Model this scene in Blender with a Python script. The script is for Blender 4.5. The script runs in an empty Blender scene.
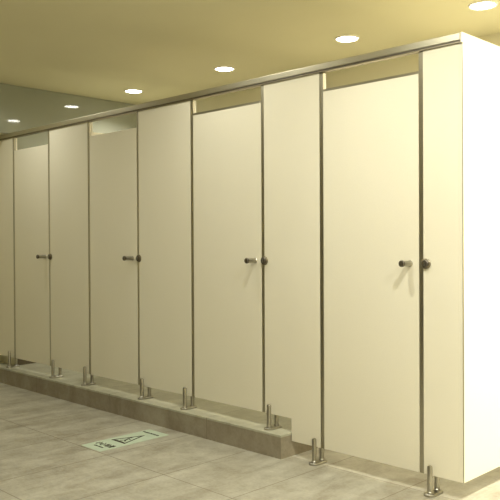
import bpy, bmesh, math
from mathutils import Vector, Matrix

C = bpy.context.scene.collection
PI = math.pi

# ------------------------------------------------------------ materials
def new_mat(name):
    m = bpy.data.materials.new(name); m.use_nodes = True
    nt = m.node_tree
    return m, nt, nt.nodes['Principled BSDF']

def N(nt, t, **kw):
    n = nt.nodes.new(t)
    for k, v in kw.items():
        setattr(n, k, v)
    return n

def coords(nt, scale=(1, 1, 1), rot=(0, 0, 0), loc=(0, 0, 0)):
    g = N(nt, 'ShaderNodeNewGeometry')
    mp = N(nt, 'ShaderNodeMapping')
    mp.inputs['Scale'].default_value = scale
    mp.inputs['Rotation'].default_value = rot
    mp.inputs['Location'].default_value = loc
    nt.links.new(g.outputs['Position'], mp.inputs['Vector'])
    return mp.outputs['Vector']

def ramp(nt, fac, stops):
    r = N(nt, 'ShaderNodeValToRGB')
    e = r.color_ramp.elements
    while len(e) < len(stops):
        e.new(0.5)
    for i, (p, c) in enumerate(stops):
        e[i].position = p; e[i].color = (*c, 1)
    nt.links.new(fac, r.inputs['Fac'])
    return r.outputs['Color']

def noise(nt, vec, scale, detail=4, rough=0.55, dist=0.0):
    n = N(nt, 'ShaderNodeTexNoise')
    n.inputs['Scale'].default_value = scale
    n.inputs['Detail'].default_value = detail
    n.inputs['Roughness'].default_value = rough
    n.inputs['Distortion'].default_value = dist
    nt.links.new(vec, n.inputs['Vector'])
    return n.outputs['Fac']

def mix(nt, fac, a, b, mode='MIX'):
    n = N(nt, 'ShaderNodeMix', data_type='RGBA', blend_type=mode)
    for sock, v in ((n.inputs[0], fac), (n.inputs[6], a), (n.inputs[7], b)):
        if isinstance(v, (int, float)):
            sock.default_value = v
        elif isinstance(v, tuple):
            sock.default_value = (*v, 1)
        else:
            nt.links.new(v, sock)
    return n.outputs[2]

def bump(nt, h, bsdf, strength=0.1, dist=0.002):
    b = N(nt, 'ShaderNodeBump')
    b.inputs['Strength'].default_value = strength
    b.inputs['Distance'].default_value = dist
    nt.links.new(h, b.inputs['Height'])
    nt.links.new(b.outputs['Normal'], bsdf.inputs['Normal'])

def paint(name, c1, c2, rough=0.6, scale=1.5, bs=0.03):
    m, nt, b = new_mat(name)
    v = coords(nt)
    col = ramp(nt, noise(nt, v, scale, 3), [(0.3, c1), (0.7, c2)])
    nt.links.new(col, b.inputs['Base Color'])
    b.inputs['Roughness'].default_value = rough
    bump(nt, noise(nt, v, 120, 2), b, bs, 0.001)
    return m

def laminate():
    m, nt, b = new_mat('cream_laminate')
    v = coords(nt)
    big = noise(nt, v, 1.2, 2)
    fine = noise(nt, v, 260, 2)
    c = ramp(nt, big, [(0.3, (0.79, 0.745, 0.60)), (0.7, (0.81, 0.77, 0.63))])
    c = mix(nt, 0.06, c, ramp(nt, fine, [(0.4, (0.65, 0.6, 0.45)), (0.6, (0.9, 0.86, 0.7))]))
    nt.links.new(c, b.inputs['Base Color'])
    b.inputs['Roughness'].default_value = 0.36
    b.inputs['Specular IOR Level'].default_value = 0.45
    bump(nt, fine, b, 0.05, 0.0005)
    return m

def steel(name, col, rough, stretch=(1, 1, 60)):
    m, nt, b = new_mat(name)
    v = coords(nt, scale=stretch)
    f = noise(nt, v, 12, 3)
    c = ramp(nt, f, [(0.25, tuple(x * 0.86 for x in col)), (0.75, col)])
    nt.links.new(c, b.inputs['Base Color'])
    b.inputs['Metallic'].default_value = 1.0
    b.inputs['Roughness'].default_value = rough
    bump(nt, f, b, 0.04, 0.0005)
    return m

def stone(name, base, dark, light, grout=None, rough=0.42, streak_rot=0.2):
    """Travertine look tiles; grout lines sit on the true tile grid in world metres."""
    m, nt, b = new_mat(name)
    v = coords(nt, scale=(3.4, 1.0, 2.0), rot=(0, 0, streak_rot))
    v2 = coords(nt)
    a = noise(nt, v, 1.7, 6, 0.62, 0.7)
    d = noise(nt, v2, 9, 6, 0.65, 0.4)
    e = noise(nt, v2, 70, 3, 0.6)
    c = ramp(nt, a, [(0.36, dark), (0.50, base), (0.64, light)])
    c = mix(nt, 0.4, c, ramp(nt, d, [(0.36, dark), (0.64, light)]))
    c = mix(nt, 0.18, c, ramp(nt, e, [(0.35, dark), (0.65, light)]))
    if grout:
        sx, ox, sy, oy, w = grout
        g = N(nt, 'ShaderNodeNewGeometry')
        sep = N(nt, 'ShaderNodeSeparateXYZ')
        nt.links.new(g.outputs['Position'], sep.inputs[0])
        outs = []
        for sock, s, o in ((sep.outputs[0], sx, ox), (sep.outputs[1], sy, oy)):
            a1 = N(nt, 'ShaderNodeMath', operation='SUBTRACT'); a1.inputs[1].default_value = o - s / 2
            nt.links.new(sock, a1.inputs[0])
            a2 = N(nt, 'ShaderNodeMath', operation='FLOORED_MODULO'); a2.inputs[1].default_value = s
            nt.links.new(a1.outputs[0], a2.inputs[0])
            a3 = N(nt, 'ShaderNodeMath', operation='SUBTRACT'); a3.inputs[1].default_value = s / 2
            nt.links.new(a2.outputs[0], a3.inputs[0])
            a4 = N(nt, 'ShaderNodeMath', operation='ABSOLUTE')
            nt.links.new(a3.outputs[0], a4.inputs[0])
            a5 = N(nt, 'ShaderNodeMath', operation='LESS_THAN'); a5.inputs[1].default_value = w / 2
            nt.links.new(a4.outputs[0], a5.inputs[0])
            outs.append(a5.outputs[0])
        mx = N(nt, 'ShaderNodeMath', operation='MAXIMUM')
        nt.links.new(outs[0], mx.inputs[0]); nt.links.new(outs[1], mx.inputs[1])
        fac = N(nt, 'ShaderNodeMath', operation='MULTIPLY'); fac.inputs[1].default_value = 0.9
        nt.links.new(mx.outputs[0], fac.inputs[0])
        c = mix(nt, fac.outputs[0], c, (0.16, 0.13, 0.085))
    nt.links.new(c, b.inputs['Base Color'])
    b.inputs['Roughness'].default_value = rough
    b.inputs['Specular IOR Level'].default_value = 0.4
    bump(nt, d, b, 0.06, 0.002)
    return m

M = {}
M['lam'] = laminate()
M['steel'] = steel('brushed_steel', (0.43, 0.41, 0.35), 0.33)
M['rail'] = steel('rail_aluminium', (0.50, 0.47, 0.36), 0.40, (1, 60, 60))
M['trim'] = steel('gap_trim_metal', (0.50, 0.47, 0.37), 0.34)
M['dark'] = steel('dark_lock_metal_and_gap_shade', (0.17, 0.15, 0.12), 0.5)
M['dark2'] = steel('lock_metal', (0.27, 0.24, 0.17), 0.45)
M['ceil'] = paint('ceiling_olive_paint', (0.64, 0.595, 0.385), (0.66, 0.615, 0.40), 0.75)
M['wall'] = paint('wall_olive_paint', (0.72, 0.68, 0.49), (0.74, 0.70, 0.51), 0.7)
M['floor'] = stone('floor_stone_tile', (0.375, 0.352, 0.28), (0.235, 0.205, 0.148), (0.50, 0.485, 0.40),
                   grout=(0.475, -0.745, 0.65, -0.652, 0.0045))
M['step'] = stone('step_stone_tile', (0.42, 0.41, 0.31), (0.31, 0.30, 0.22), (0.53, 0.52, 0.41),
                  grout=(0.95, -1.55, 1.3, -0.72, 0.004), rough=0.4)
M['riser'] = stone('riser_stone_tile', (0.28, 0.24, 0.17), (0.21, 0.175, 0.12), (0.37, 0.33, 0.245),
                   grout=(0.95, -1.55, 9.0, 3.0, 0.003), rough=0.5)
M['skirt'] = paint('skirting_dark_tile', (0.12, 0.095, 0.06), (0.16, 0.13, 0.085), 0.5)
M['refl_band'] = paint('reflection_band_brown', (0.10, 0.08, 0.055), (0.13, 0.105, 0.075), 0.45)  # brown of the added band that the panels reflect

m, nt, b = new_mat('glossy_green_wall')
nt.links.new(ramp(nt, noise(nt, coords(nt), 2.0), [(0.3, (0.30, 0.31, 0.245)), (0.7, (0.32, 0.33, 0.265))]), b.inputs['Base Color'])
b.inputs['Roughness'].default_value = 0.04
b.inputs['IOR'].default_value = 1.6
M['gloss'] = m

m, nt, b = new_mat('white_plastic_trim')
nt.links.new(ramp(nt, noise(nt, coords(nt), 30), [(0.3, (0.80, 0.78, 0.68)), (0.7, (0.84, 0.82, 0.72))]), b.inputs['Base Color'])
b.inputs['Roughness'].default_value = 0.4
M['white'] = m

def emit(name, col, s):
    m, nt, b = new_mat(name)
    e = N(nt, 'ShaderNodeEmission')
    e.inputs['Color'].default_value = (*col, 1); e.inputs['Strength'].default_value = s
    nt.links.new(e.outputs[0], nt.nodes['Material Output'].inputs['Surface'])
    return m
M['bulb'] = emit('lamp_glow', (1.0, 0.98, 0.88), 16.0)

m, nt, b = new_mat('pale_green_vinyl')
nt.links.new(ramp(nt, noise(nt, coords(nt), 14), [(0.3, (0.48, 0.57, 0.44)), (0.7, (0.53, 0.62, 0.49))]), b.inputs['Base Color'])
b.inputs['Roughness'].default_value = 0.5
M['vinyl'] = m
m, nt, b = new_mat('dark_print')
nt.links.new(ramp(nt, noise(nt, coords(nt), 50), [(0.3, (0.035, 0.03, 0.02)), (0.7, (0.06, 0.05, 0.035))]), b.inputs['Base Color'])
b.inputs['Roughness'].default_value = 0.6
M['ink'] = m

# ------------------------------------------------------------ mesh helpers
def box(bm, x0, x1, y0, y1, z0, z1, bev=0.0):
    r = bmesh.ops.create_cube(bm, size=1.0)
    vs = r['verts']
    for v in vs:
        v.co = Vector((x0 + (v.co.x + .5) * (x1 - x0), y0 + (v.co.y + .5) * (y1 - y0), z0 + (v.co.z + .5) * (z1 - z0)))
    if bev:
        es = list({e for v in vs for e in v.link_edges})
        bmesh.ops.bevel(bm, geom=es, offset=bev, segments=2, affect='EDGES', profile=0.6)

def lathe(bm, prof, axis, origin, seg=28):
    """Revolve (radius, height) pairs about an axis ('Z' or '-Y')."""
    rings = []
    for r, h in prof:
        ring = []
        for k in range(seg):
            a = 2 * PI * k / seg
            if axis == 'Z':
                p = Vector((r * math.cos(a), r * math.sin(a), h))
            else:
                p = Vector((r * math.cos(a), -h, r * math.sin(a)))
            ring.append(bm.verts.new(p + Vector(origin)))
        rings.append(ring)
    for i in range(len(rings) - 1):
        for k in range(seg):
            bm.faces.new((rings[i][k], rings[i][(k + 1) % seg], rings[i + 1][(k + 1) % seg], rings[i + 1][k]))
    bm.faces.new(rings[0]); bm.faces.new(rings[-1])

def prism(bm, pts, y0, y1, bev=0.0):
    """Extrude an x-z polygon between two y planes."""
    a = [bm.verts.new((x, y0, z)) for x, z in pts]
    c = [bm.verts.new((x, y1, z)) for x, z in pts]
    n = len(pts)
    bm.faces.new(a); bm.faces.new(list(reversed(c)))
    for i in range(n):
        bm.faces.new((a[i], a[(i + 1) % n], c[(i + 1) % n], c[i]))
    if bev:
        bmesh.ops.bevel(bm, geom=list(bm.edges), offset=bev, segments=2, affect='EDGES', profile=0.6)

def prism_yz(bm, pts, x0, x1):
    a = [bm.verts.new((x0, y, z)) for y, z in pts]
    c = [bm.verts.new((x1, y, z)) for y, z in pts]
    n = len(pts)
    bm.faces.new(a); bm.faces.new(list(reversed(c)))
    for i in range(n):
        bm.faces.new((a[i], a[(i + 1) % n], c[(i + 1) % n], c[i]))

def obj(name, bm, mat, parent=None, loc=(0, 0, 0), smooth=False):
    """Link a bmesh (in world coordinates relative to loc) as one mesh object."""
    bmesh.ops.recalc_face_normals(bm, faces=bm.faces)
    me = bpy.data.meshes.new(name)
    if any(loc):
        bmesh.ops.translate(bm, verts=bm.verts, vec=-Vector(loc))
    bm.to_mesh(me); bm.free()
    me.materials.append(mat)
    if smooth:
        for p in me.polygons:
            p.use_smooth = True
        try:
            me.set_sharp_from_angle(angle=math.radians(35))
        except Exception:
            pass
    o = bpy.data.objects.new(name, me); C.objects.link(o)
    if parent:
        o.parent = parent
        # children are written relative to the parent's origin
        o.location = Vector(loc) - (parent_world(parent))
    else:
        o.location = loc
    return o

def parent_world(o):
    v = Vector(o.location)
    while o.parent:
        o = o.parent; v += Vector(o.location)
    return v

def tag(o, label=None, cat=None, group=None, kind=None):
    if label: o['label'] = label
    if cat: o['category'] = cat
    if group: o['group'] = group
    if kind: o['kind'] = kind
    return o

def thing(name, loc, label, cat, group=None):
    o = bpy.data.objects.new(name, None); C.objects.link(o)
    o.empty_display_size = 0.1
    o.location = loc
    return tag(o, label, cat, group, 'thing')

def copy_tree(o, parent=None):
    c = o.copy(); C.objects.link(c)
    if parent: c.parent = parent
    for ch in list(o.children):
        copy_tree(ch, c)
    return c

# ------------------------------------------------------------ dimensions (metres)
XL, XR, YF, YB, H = -4.012, 3.3, -3.9, 1.46, 2.4
TOP = 1.958            # top of the panels, underside of the rail
ZB, ZB2, ZS = 0.081, 0.199, 0.123
XS = -0.98
TH = 0.018

# ------------------------------------------------------------ setting
def struct(name, bm, mat, kind='structure'):
    return tag(obj(name, bm, mat), kind=kind)

bm = bmesh.new(); box(bm, -4.44, XR + .2, YF - .2, YB + .2, -0.1, 0.0); struct('floor', bm, M['floor'])
bm = bmesh.new(); box(bm, -4.44, XR + .2, YF - .2, YB + .2, H, H + 0.1); struct('ceiling', bm, M['ceil'])
bm = bmesh.new(); box(bm, -4.44, XR + .2, YB, YB + .2, 0.0, H); struct('wall_back', bm, M['wall'])
bm = bmesh.new(); box(bm, -4.44, XR + .2, YF - .2, YF, 0.0, H); struct('wall_front', bm, M['wall'])
XC = -4.24     # corridor wall, a little deeper than the glossy green wall over the stalls
bm = bmesh.new()
box(bm, XL - .2285, XL - .0125, TH + .034, YB, 0.0, 2.0018)
box(bm, XL - .2285, XL - .0125, -0.13, YB, 2.0022, H)
box(bm, XC - .2, XC, YF, YB, 0.0, H)
struct('wall_corridor', bm, M['wall'])
bm = bmesh.new(); box(bm, XR, XR + .2, YF, YB, 0.0, H); struct('wall_right', bm, M['wall'])
bm = bmesh.new(); box(bm, XC, XR, YF, YF + .012, 0.0, 1.14); struct('added_reflection_band', bm, M['refl_band'])  # unseen dark band, added for its reflection in the glossy panels and strips

# raised stall floor: top slab and its darker riser facing
bm = bmesh.new(); box(bm, XC, XS, -0.079, YB, ZS - .012, ZS, 0.0015)
stp = struct('raised_floor', bm, M['step'])
stp['kind'] = 'structure'
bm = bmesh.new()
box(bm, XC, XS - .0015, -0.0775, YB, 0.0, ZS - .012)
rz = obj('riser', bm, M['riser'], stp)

# glossy pale green wall at the far end, above a dark skirting
bm = bmesh.new(); prism_yz(bm, [(TH + .035, 0.20), (YB, 0.20), (YB, H - .002), (-0.13, H - .002), (-0.13, 2.0024), (TH + .035, 2.0024)], XL - .012, XL)
struct('wall_left', bm, M['gloss'])
bm = bmesh.new(); box(bm, XL - .012, XL + .002, 0.053, YB, ZS, 0.20); struct('baseboard_left', bm, M['skirt'])

# ------------------------------------------------------------ partition panels
def edge_trim(parent, x0, x1, y0, y1, z0, z1, label=None, name='edge_trim'):
    bm = bmesh.new(); box(bm, x0, x1, y0, y1, z0, z1)
    o = obj(name, bm, M['trim'], parent, ((x0 + x1) / 2, (y0 + y1) / 2, z0))
    if label: o['label'] = label
    return o

foot_proto = None
def foot(parent, x, zf, gap):
    """Oval floor flange with a tall pin before the panel and a short pin behind it."""
    ys = (-0.027, 0.032)
    bm = bmesh.new()
    seg = 14; R1 = 0.027
    prof = [(R1, 0.0), (R1, 0.008), (R1 - .004, 0.011)]
    rings = []
    for r, h in prof:
        ring = []
        for k in range(seg + 1):
            a = PI * k / seg
            ring.append(bm.verts.new((x + r * math.cos(a), ys[1] + r * math.sin(a), zf + h)))
        for k in range(seg + 1):
            a = PI + PI * k / seg
            ring.append(bm.verts.new((x + r * math.cos(a), ys[0] + r * math.sin(a), zf + h)))
        rings.append(ring)
    n = len(rings[0])
    for i in range(2):
        for k in range(n):
            bm.faces.new((rings[i][k], rings[i][(k + 1) % n], rings[i + 1][(k + 1) % n], rings[i + 1][k]))
    bm.faces.new(rings[0]); bm.faces.new(rings[-1])
    fl = obj('support_foot', bm, M['steel'], parent, (x, 0, zf), smooth=True)
    for y, h, nm in ((ys[0], 0.133, 'tall_pin'), (ys[1], gap + 0.028, 'short_pin')):
        bm = bmesh.new()
        lathe(bm, [(0.014, 0.010), (0.014, 0.016), (0.0115, 0.019), (0.0115, h - .008), (0.009, h - .002), (0.004, h)], 'Z', (x, y, zf), 22)
        obj(nm, bm, M['steel'], fl, (x, y, zf), smooth=True)
    return fl

def lock(parent, x):
    """Round occupancy indicator seated over the gap beside the door."""
    z = 1.016
    bm = bmesh.new()
    lathe(bm, [(0.0235, 0.0), (0.0235, 0.006), (0.020, 0.009)], '-Y', (x, 0.0, z), 32)
    l = obj('occupancy_lock', bm, M['dark2'], parent, (x, 0, z), smooth=True)
    l['label'] = 'round dark metal lock indicator beside the gap'
    bm = bmesh.new()
    lathe(bm, [(0.0175, 0.008), (0.0175, 0.013), (0.014, 0.016)], '-Y', (x, 0.0, z), 28)
    obj('lock_dial', bm, M['dark'], l, (x, 0, z), smooth=True)
    bm = bmesh.new()
    box(bm, x - .0025, x + .0025, -0.0185, -0.015, z - .010, z + .010, 0.001)
    obj('dial_slot', bm, M['steel'], l, (x, 0, z))

GAP = 0.020
X = [0.0, -0.205, -0.769, -1.179, -1.753, -2.290, -2.849, -3.385, -3.923]

def fixed_panel(t, x0, x1, feet, lock_x=None, z0=ZB2, notch=False, rtrim=True, ltrim=True, last=False):
    xc = (x0 + x1) / 2
    a = x0 + (0.004 if ltrim else 0); b_ = x1 - (0.004 if rtrim else 0)
    bm = bmesh.new()
    if notch:
        prism(bm, [(a, ZB2), (XS + .004, ZB2), (XS + .004, ZB), (b_, ZB), (b_, TOP), (a, TOP)], 0, TH, 0.0008)
    else:
        box(bm, a, b_, 0, TH, z0, TOP, 0.0008)
    p = obj('front_panel', bm, M['lam'], t, (xc, 0, z0))
    if ltrim: edge_trim(p, x0, a, 0.001, TH - .001, z0, TOP, 'thin metal edge strip')
    if rtrim: edge_trim(p, b_, x1, 0.001, TH - .001, ZB if notch else z0, TOP, 'thin metal edge strip')
    if not last:   # board the door closes against, seen in the opening over the door
        bm = bmesh.new(); box(bm, x1 - .030, x1 + .0215 - .006, TH + .0035, TH + .013, ZB if notch else z0, TOP - .001, 0.0008)
        obj('door_stop', bm, M['lam'], p, (x1, TH, z0))
    for fx in feet:
        zf = 0.0 if (z0 == ZB or (notch and fx > XS)) else ZS
        foot(t, fx, zf, (ZB if zf == 0 else ZB2 - ZS))
    if lock_x is not None: lock(t, lock_x)
    return p

def door(t, x0, x1, z0, top, top_strip):
    xc = (x0 + x1) / 2
    a, b_ = x0 + GAP / 2, x1 - GAP / 2
    bm = bmesh.new()
    box(bm, a, b_, 0.001, TH + .001, z0, top, 0.0008)
    d = obj('door', bm, M['lam'], t, (xc, 0, z0))
    if top_strip:
        bm = bmesh.new()
        box(bm, a, b_, -0.0005, TH + .002, top, top + 0.011)
        obj('top_strip', bm, M['trim'], d, (xc, 0, top))['label'] = 'brown metal strip along the door top'
    for xx in (x0, x1):
        bm = bmesh.new()
        box(bm, xx - .00925, xx + .00925, 0.003, TH - .001, z0, TOP - 0.001)
        obj('gap_strip', bm, M['trim'], d, (xx, 0, z0))['label'] = 'grey metal strip filling the gap beside the door'
    hx, hz = x1 - .056, 1.016
    bm = bmesh.new()
    lathe(bm, [(0.0145, -0.001), (0.0145, 0.002), (0.0130, 0.004), (0.0130, 0.060)], '-Y', (hx, 0.001, hz), 28)
    obj('pull_knob', bm, M['steel'], d, (hx, 0, hz), smooth=True)['label'] = 'short round steel pull knob'
    bm = bmesh.new()
    lathe(bm, [(0.0132, 0.059), (0.0150, 0.062), (0.0150, 0.069), (0.0125, 0.072)], '-Y', (hx, 0.001, hz), 28)
    obj('knob_cap', bm, M['dark'], d, (hx, 0, hz), smooth=True)['label'] = 'dark round end cap of the pull knob'
    return d

def divider(t, xd, zf):
    bm = bmesh.new(); box(bm, xd - .008, xd + .008, TH + .014, YB - .004, ZB2, TOP - .02, 0.0008)
    o = obj('divider_panel', bm, M['lam'], t, (xd, 0.8, ZB2))
    for y in (0.8, 1.38):
        bm = bmesh.new()
        lathe(bm, [(0.028, 0.0), (0.028, 0.010), (0.012, 0.012), (0.012, ZB2 - zf + .002)], 'Z', (xd, y, zf), 20)
        obj('support_foot', bm, M['steel'], o, (xd, y, zf), smooth=True)

G = 'toilet stalls in one row'
# stall nearest the camera: door, corner panel with its lock, big end panel
t = thing('toilet_stall', (-0.4, 0, 0), 'brightest toilet stall, at the row end beyond the step, with the wide white side wall', 'toilet stall', G)
door(t, X[2], X[1], ZB, 1.862, True)
fixed_panel(t, X[1] + GAP / 2, -0.0148, [-0.145], X[1] + .028, z0=ZB, last=True, rtrim=False)
bm = bmesh.new()
box(bm, 0.0035 - TH, 0.0035, 0.0, YB - .004, ZB, TOP, 0.0008)
box(bm, -0.0022, 0.0035, -0.012, YB - .004, TOP + .0003, 2.002, 0.0008)
o = obj('end_panel', bm, M['lam'], t, (-TH / 2, 0.7, ZB))
o['label'] = 'broad side wall panel, almost white in the light'
edge_trim(o, 0.0010, 0.0045, -0.0015, 0.003, ZB, TOP, 'thin metal corner strip')
for y in (0.75, 1.35):
    bm = bmesh.new()
    lathe(bm, [(0.031, 0.0), (0.031, 0.010), (0.012, 0.012), (0.012, ZB + .002)], 'Z', (-TH / 2, y, 0), 24)
    obj('support_foot', bm, M['steel'], o, (-TH / 2, y, 0), smooth=True)

t = thing('toilet_stall', (-1.3, 0, ZS), 'cream toilet stall whose front panel is notched over the right end of the stone step', 'toilet stall', G)
door(t, X[4], X[3], ZB2, 1.866, True)
fixed_panel(t, X[3] + GAP / 2, X[2] - GAP / 2, [-0.802, -1.112], X[3] + .016, notch=True)
divider(t, -0.962, 0.0)

t = thing('toilet_stall', (-2.3, 0, ZS), 'cream toilet stall on the middle of the step, straight behind the green floor sticker', 'toilet stall', G)
door(t, X[6], X[5], ZB2, 1.857, False)
fixed_panel(t, X[5] + GAP / 2, X[4] - GAP / 2, [-1.80, -2.22], X[5] + .014)
divider(t, -2.02, ZS)

t = thing('toilet_stall', (-3.4, 0, ZS), 'dimmest, narrowest-looking toilet stall, farthest along the row beside the glossy green wall', 'toilet stall', G)
door(t, X[8], X[7], ZB2, 1.856, False)
fixed_panel(t, X[7] + GAP / 2, X[6] - GAP / 2, [-2.875, -3.30], X[7] + .016)
fixed_panel(t, -4.235, X[8] - GAP / 2, [-3.967], None, ltrim=False)
divider(t, -3.12, ZS)

# ------------------------------------------------------------ head rail
r = thing('head_rail', (-2.0, 0, TOP), 'long brushed metal head rail running along the top of the whole stall row', 'rail')
bm = bmesh.new()
yr = -0.012
prism_pts = []
box(bm, XC + .002, -0.003, yr, TH + .004, 1.968, 2.0, 0.003)
obj('rail_body', bm, M['rail'], r, (-2.0, 0, 1.968))
bm = bmesh.new()
box(bm, XC + .002, -0.003, yr + .003, TH + .002, 1.9635, 1.968)  # solid dark strip, the shade of the gap put into its colour
obj('rail_gap_shade', bm, M['dark'], r, (-2.0, 0, 1.9635))['label'] = 'dark line for the shadow in the gap under the rail'
bm = bmesh.new()
box(bm, XC + .002, -0.003, yr + .004, TH + .003, TOP + .0002, 1.9635)
obj('rail_lip', bm, M['dark2'], r, (-2.0, 0, TOP))

# ------------------------------------------------------------ downlights
def downlight(loc, label, watts, col=(1.0, 0.96, 0.84), spread=155):
    t = thing('ceiling_downlight', loc, label, 'ceiling light', 'round recessed ceiling downlights')
    x, y, z = loc
    bm = bmesh.new()
    seg = 36; prof = [(0.066, -0.004), (0.068, -0.007), (0.078, -0.005), (0.080, 0.0), (0.065, 0.0)]
    rings = [[bm.verts.new((x + r_ * math.cos(2 * PI * k / seg), y + r_ * math.sin(2 * PI * k / seg), z + h)) for k in range(seg)] for r_, h in prof]
    for i in range(len(prof)):
        A, B = rings[i], rings[(i + 1) % len(prof)]
        for k in range(seg):
            bm.faces.new((A[k], A[(k + 1) % seg], B[(k + 1) % seg], B[k]))
    obj('lamp_rim', bm, M['white'], t, loc, smooth=True)
    bm = bmesh.new()
    lathe(bm, [(0.0655, -0.0005), (0.0655, -0.003)], 'Z', (x, y, z), 36)
    obj('lamp_lens', bm, M['bulb'], t, loc)['label'] = 'glowing lens'
    ld = bpy.data.lights.new('downlight_lamp', 'AREA')
    ld.shape = 'DISK'; ld.size = 0.11; ld.energy = watts; ld.color = col; ld.spread = math.radians(spread)
    lo = bpy.data.objects.new('downlight_lamp', ld); C.objects.link(lo)
    lo.parent = t; lo.location = (0, 0, -0.010)
    return t

K = 1.0
LY = 0.89
for x, w, lab in ((-0.363, 12, 'lit round downlight at the top right corner of the ceiling, above the first stall'),
                  (-1.282, 6, 'bright round downlight in the ceiling above the second stall from the right'),
                  (-2.411, 5, 'round downlight in the ceiling left of the middle, above the third stall from the right'),
                  (-3.529, 8, 'smallest ceiling downlight, the one nearest the glossy end wall')):
    downlight((x, LY, H), lab, w * K, spread=142 if x < -3 else 155)
for x, w, lab in ((0.78, 60, 'round downlight in the ceiling just right of the bright end panel'),
                  (2.0, 14, 'round downlight in the ceiling right of the stalls, near the right wall')):
    downlight((x, LY, H), lab, w * K)
for i, (x, y, w) in enumerate(((-3.45, -0.5, 3.2), (-2.15, -1.12, 2.0), (-1.45, -0.52, 3.2), (-0.35, -0.8, 8), (0.75, -1.0, 20), (2.0, -1.35, 26))):
    downlight((x, y, H), 'round downlight in the corridor ceiling before the stalls, %s counted from the far wall' % ('first', 'second', 'third', 'fourth', 'fifth', 'sixth')[i], w * K, (1.0, 0.99, 0.88), 156 if x < -1 else 166)

# ------------------------------------------------------------ floor sign
s = thing('floor_sign', (-1.865, -0.405, 0), 'pale green caution sticker with a dark triangle and lettering on the floor before the step', 'floor sign')
bm = bmesh.new()
box(bm, -1.958, -1.773, -0.643, -0.168, 0.0002, 0.0014)
obj('sticker', bm, M['vinyl'], s, (-1.865, -0.405, 0))

def flat_poly(bm, pts, z0=0.0014, z1=0.0020):
    a = [bm.verts.new((x, y, z0)) for x, y in pts]; c = [bm.verts.new((x, y, z1)) for x, y in pts]
    n = len(pts)
    bm.faces.new(c); bm.faces.new(list(reversed(a)))
    for i in range(n):
        bm.faces.new((a[i], a[(i + 1) % n], c[(i + 1) % n], c[i]))

def inset_tri(T, k):
    cx = sum(p[0] for p in T) / 3; cy = sum(p[1] for p in T) / 3
    return [(cx + (x - cx) * k, cy + (y - cy) * k) for x, y in T]
T = [(-1.930, -0.462), (-1.802, -0.462), (-1.866, -0.272)]
I = inset_tri(T, 0.76)
bm = bmesh.new()
for i in range(3):
    j = (i + 1) % 3
    flat_poly(bm, [T[i], T[j], I[j], I[i]])
obj('triangle', bm, M['ink'], s, (-1.865, -0.4, 0))
# slipping figure inside the triangle
bm = bmesh.new()
def stroke(bm, p, q, w):
    d = Vector((q[0] - p[0], q[1] - p[1])); d.normalize(); n = Vector((-d.y, d.x)) * w / 2
    flat_poly(bm, [(p[0] + n.x, p[1] + n.y), (p[0] - n.x, p[1] - n.y), (q[0] - n.x, q[1] - n.y), (q[0] + n.x, q[1] + n.y)])
stroke(bm, (-1.878, -0.375), (-1.862, -0.412), 0.012)
stroke(bm, (-1.862, -0.412), (-1.842, -0.432), 0.009)
stroke(bm, (-1.864, -0.410), (-1.882, -0.436), 0.009)
stroke(bm, (-1.874, -0.380), (-1.850, -0.388), 0.007)
stroke(bm, (-1.905, -0.446), (-1.835, -0.446), 0.006)
c0 = (-1.882, -0.360)
flat_poly(bm, [(c0[0] + .0085 * math.cos(2 * PI * k / 14), c0[1] + .0085 * math.sin(2 * PI * k / 14)) for k in range(14)])
obj('slipping_figure', bm, M['ink'], s, (-1.865, -0.4, 0))

def text(body, x, y, size, width, name):
    cu = bpy.data.curves.new(name, 'FONT')
    cu.body = body; cu.size = size; cu.align_x = 'CENTER'; cu.align_y = 'CENTER'; cu.extrude = 0.0003; cu.offset = 0.0008
    to = bpy.data.objects.new(name, cu); C.objects.link(to)
    bpy.context.view_layer.update()
    dg = bpy.context.evaluated_depsgraph_get()
    me = bpy.data.meshes.new_from_object(to.evaluated_get(dg))
    bpy.data.objects.remove(to)
    xs = [v.co.x for v in me.vertices]
    k = width / (max(xs) - min(xs)) if xs else 1
    for v in me.vertices:
        v.co.x *= k
    me.materials.clear(); me.materials.append(M['ink'])
    o = bpy.data.objects.new(name, me); C.objects.link(o)
    o.parent = s; o.location = Vector((x, y, 0.0018)) - Vector(s.location)
text('小心地滑', -1.865, -0.548, 0.050, 0.150, 'main_lettering')
text('CAUTION', -1.865, -0.590, 0.018, 0.085, 'small_lettering')
text('CAUTION WET FLOOR', -1.872, -0.226, 0.020, 0.145, 'top_lettering')

# ------------------------------------------------------------ world, camera, colour
w = bpy.data.worlds.new('room_world'); bpy.context.scene.world = w
w.use_nodes = True
w.node_tree.nodes['Background'].inputs[0].default_value = (0.6, 0.6, 0.5, 1)
w.node_tree.nodes['Background'].inputs[1].default_value = 0.05

f, yaw, pit, roll, cx, cy, cz = 739.86997, 0.780134752, 0.00984477610, -0.00495112647, 1.57234423, -2.87621186, 1.11264034
cam = bpy.data.cameras.new('camera')
cam.sensor_width = 36.0; cam.sensor_fit = 'HORIZONTAL'
cam.lens = f * 36.0 / 500.0
cam.clip_start = 0.02
co = bpy.data.objects.new('camera', cam); C.objects.link(co)
fw = Vector((-math.sin(yaw) * math.cos(pit), math.cos(yaw) * math.cos(pit), -math.sin(pit)))
rt = Vector((math.cos(yaw), math.sin(yaw), 0)); up = rt.cross(fw)
r2 = rt * math.cos(roll) + up * math.sin(roll)
u2 = -rt * math.sin(roll) + up * math.cos(roll)
R = Matrix((r2, u2, -fw)).transposed()
co.matrix_world = Matrix.Translation((cx, cy, cz)) @ R.to_4x4()
sc = bpy.context.scene
sc.camera = co
sc.view_settings.view_transform = 'Standard'
sc.view_settings.look = 'None'
sc.view_settings.gamma = 1.0
sc.view_settings.use_curve_mapping = False
sc.view_settings.exposure = 0.6
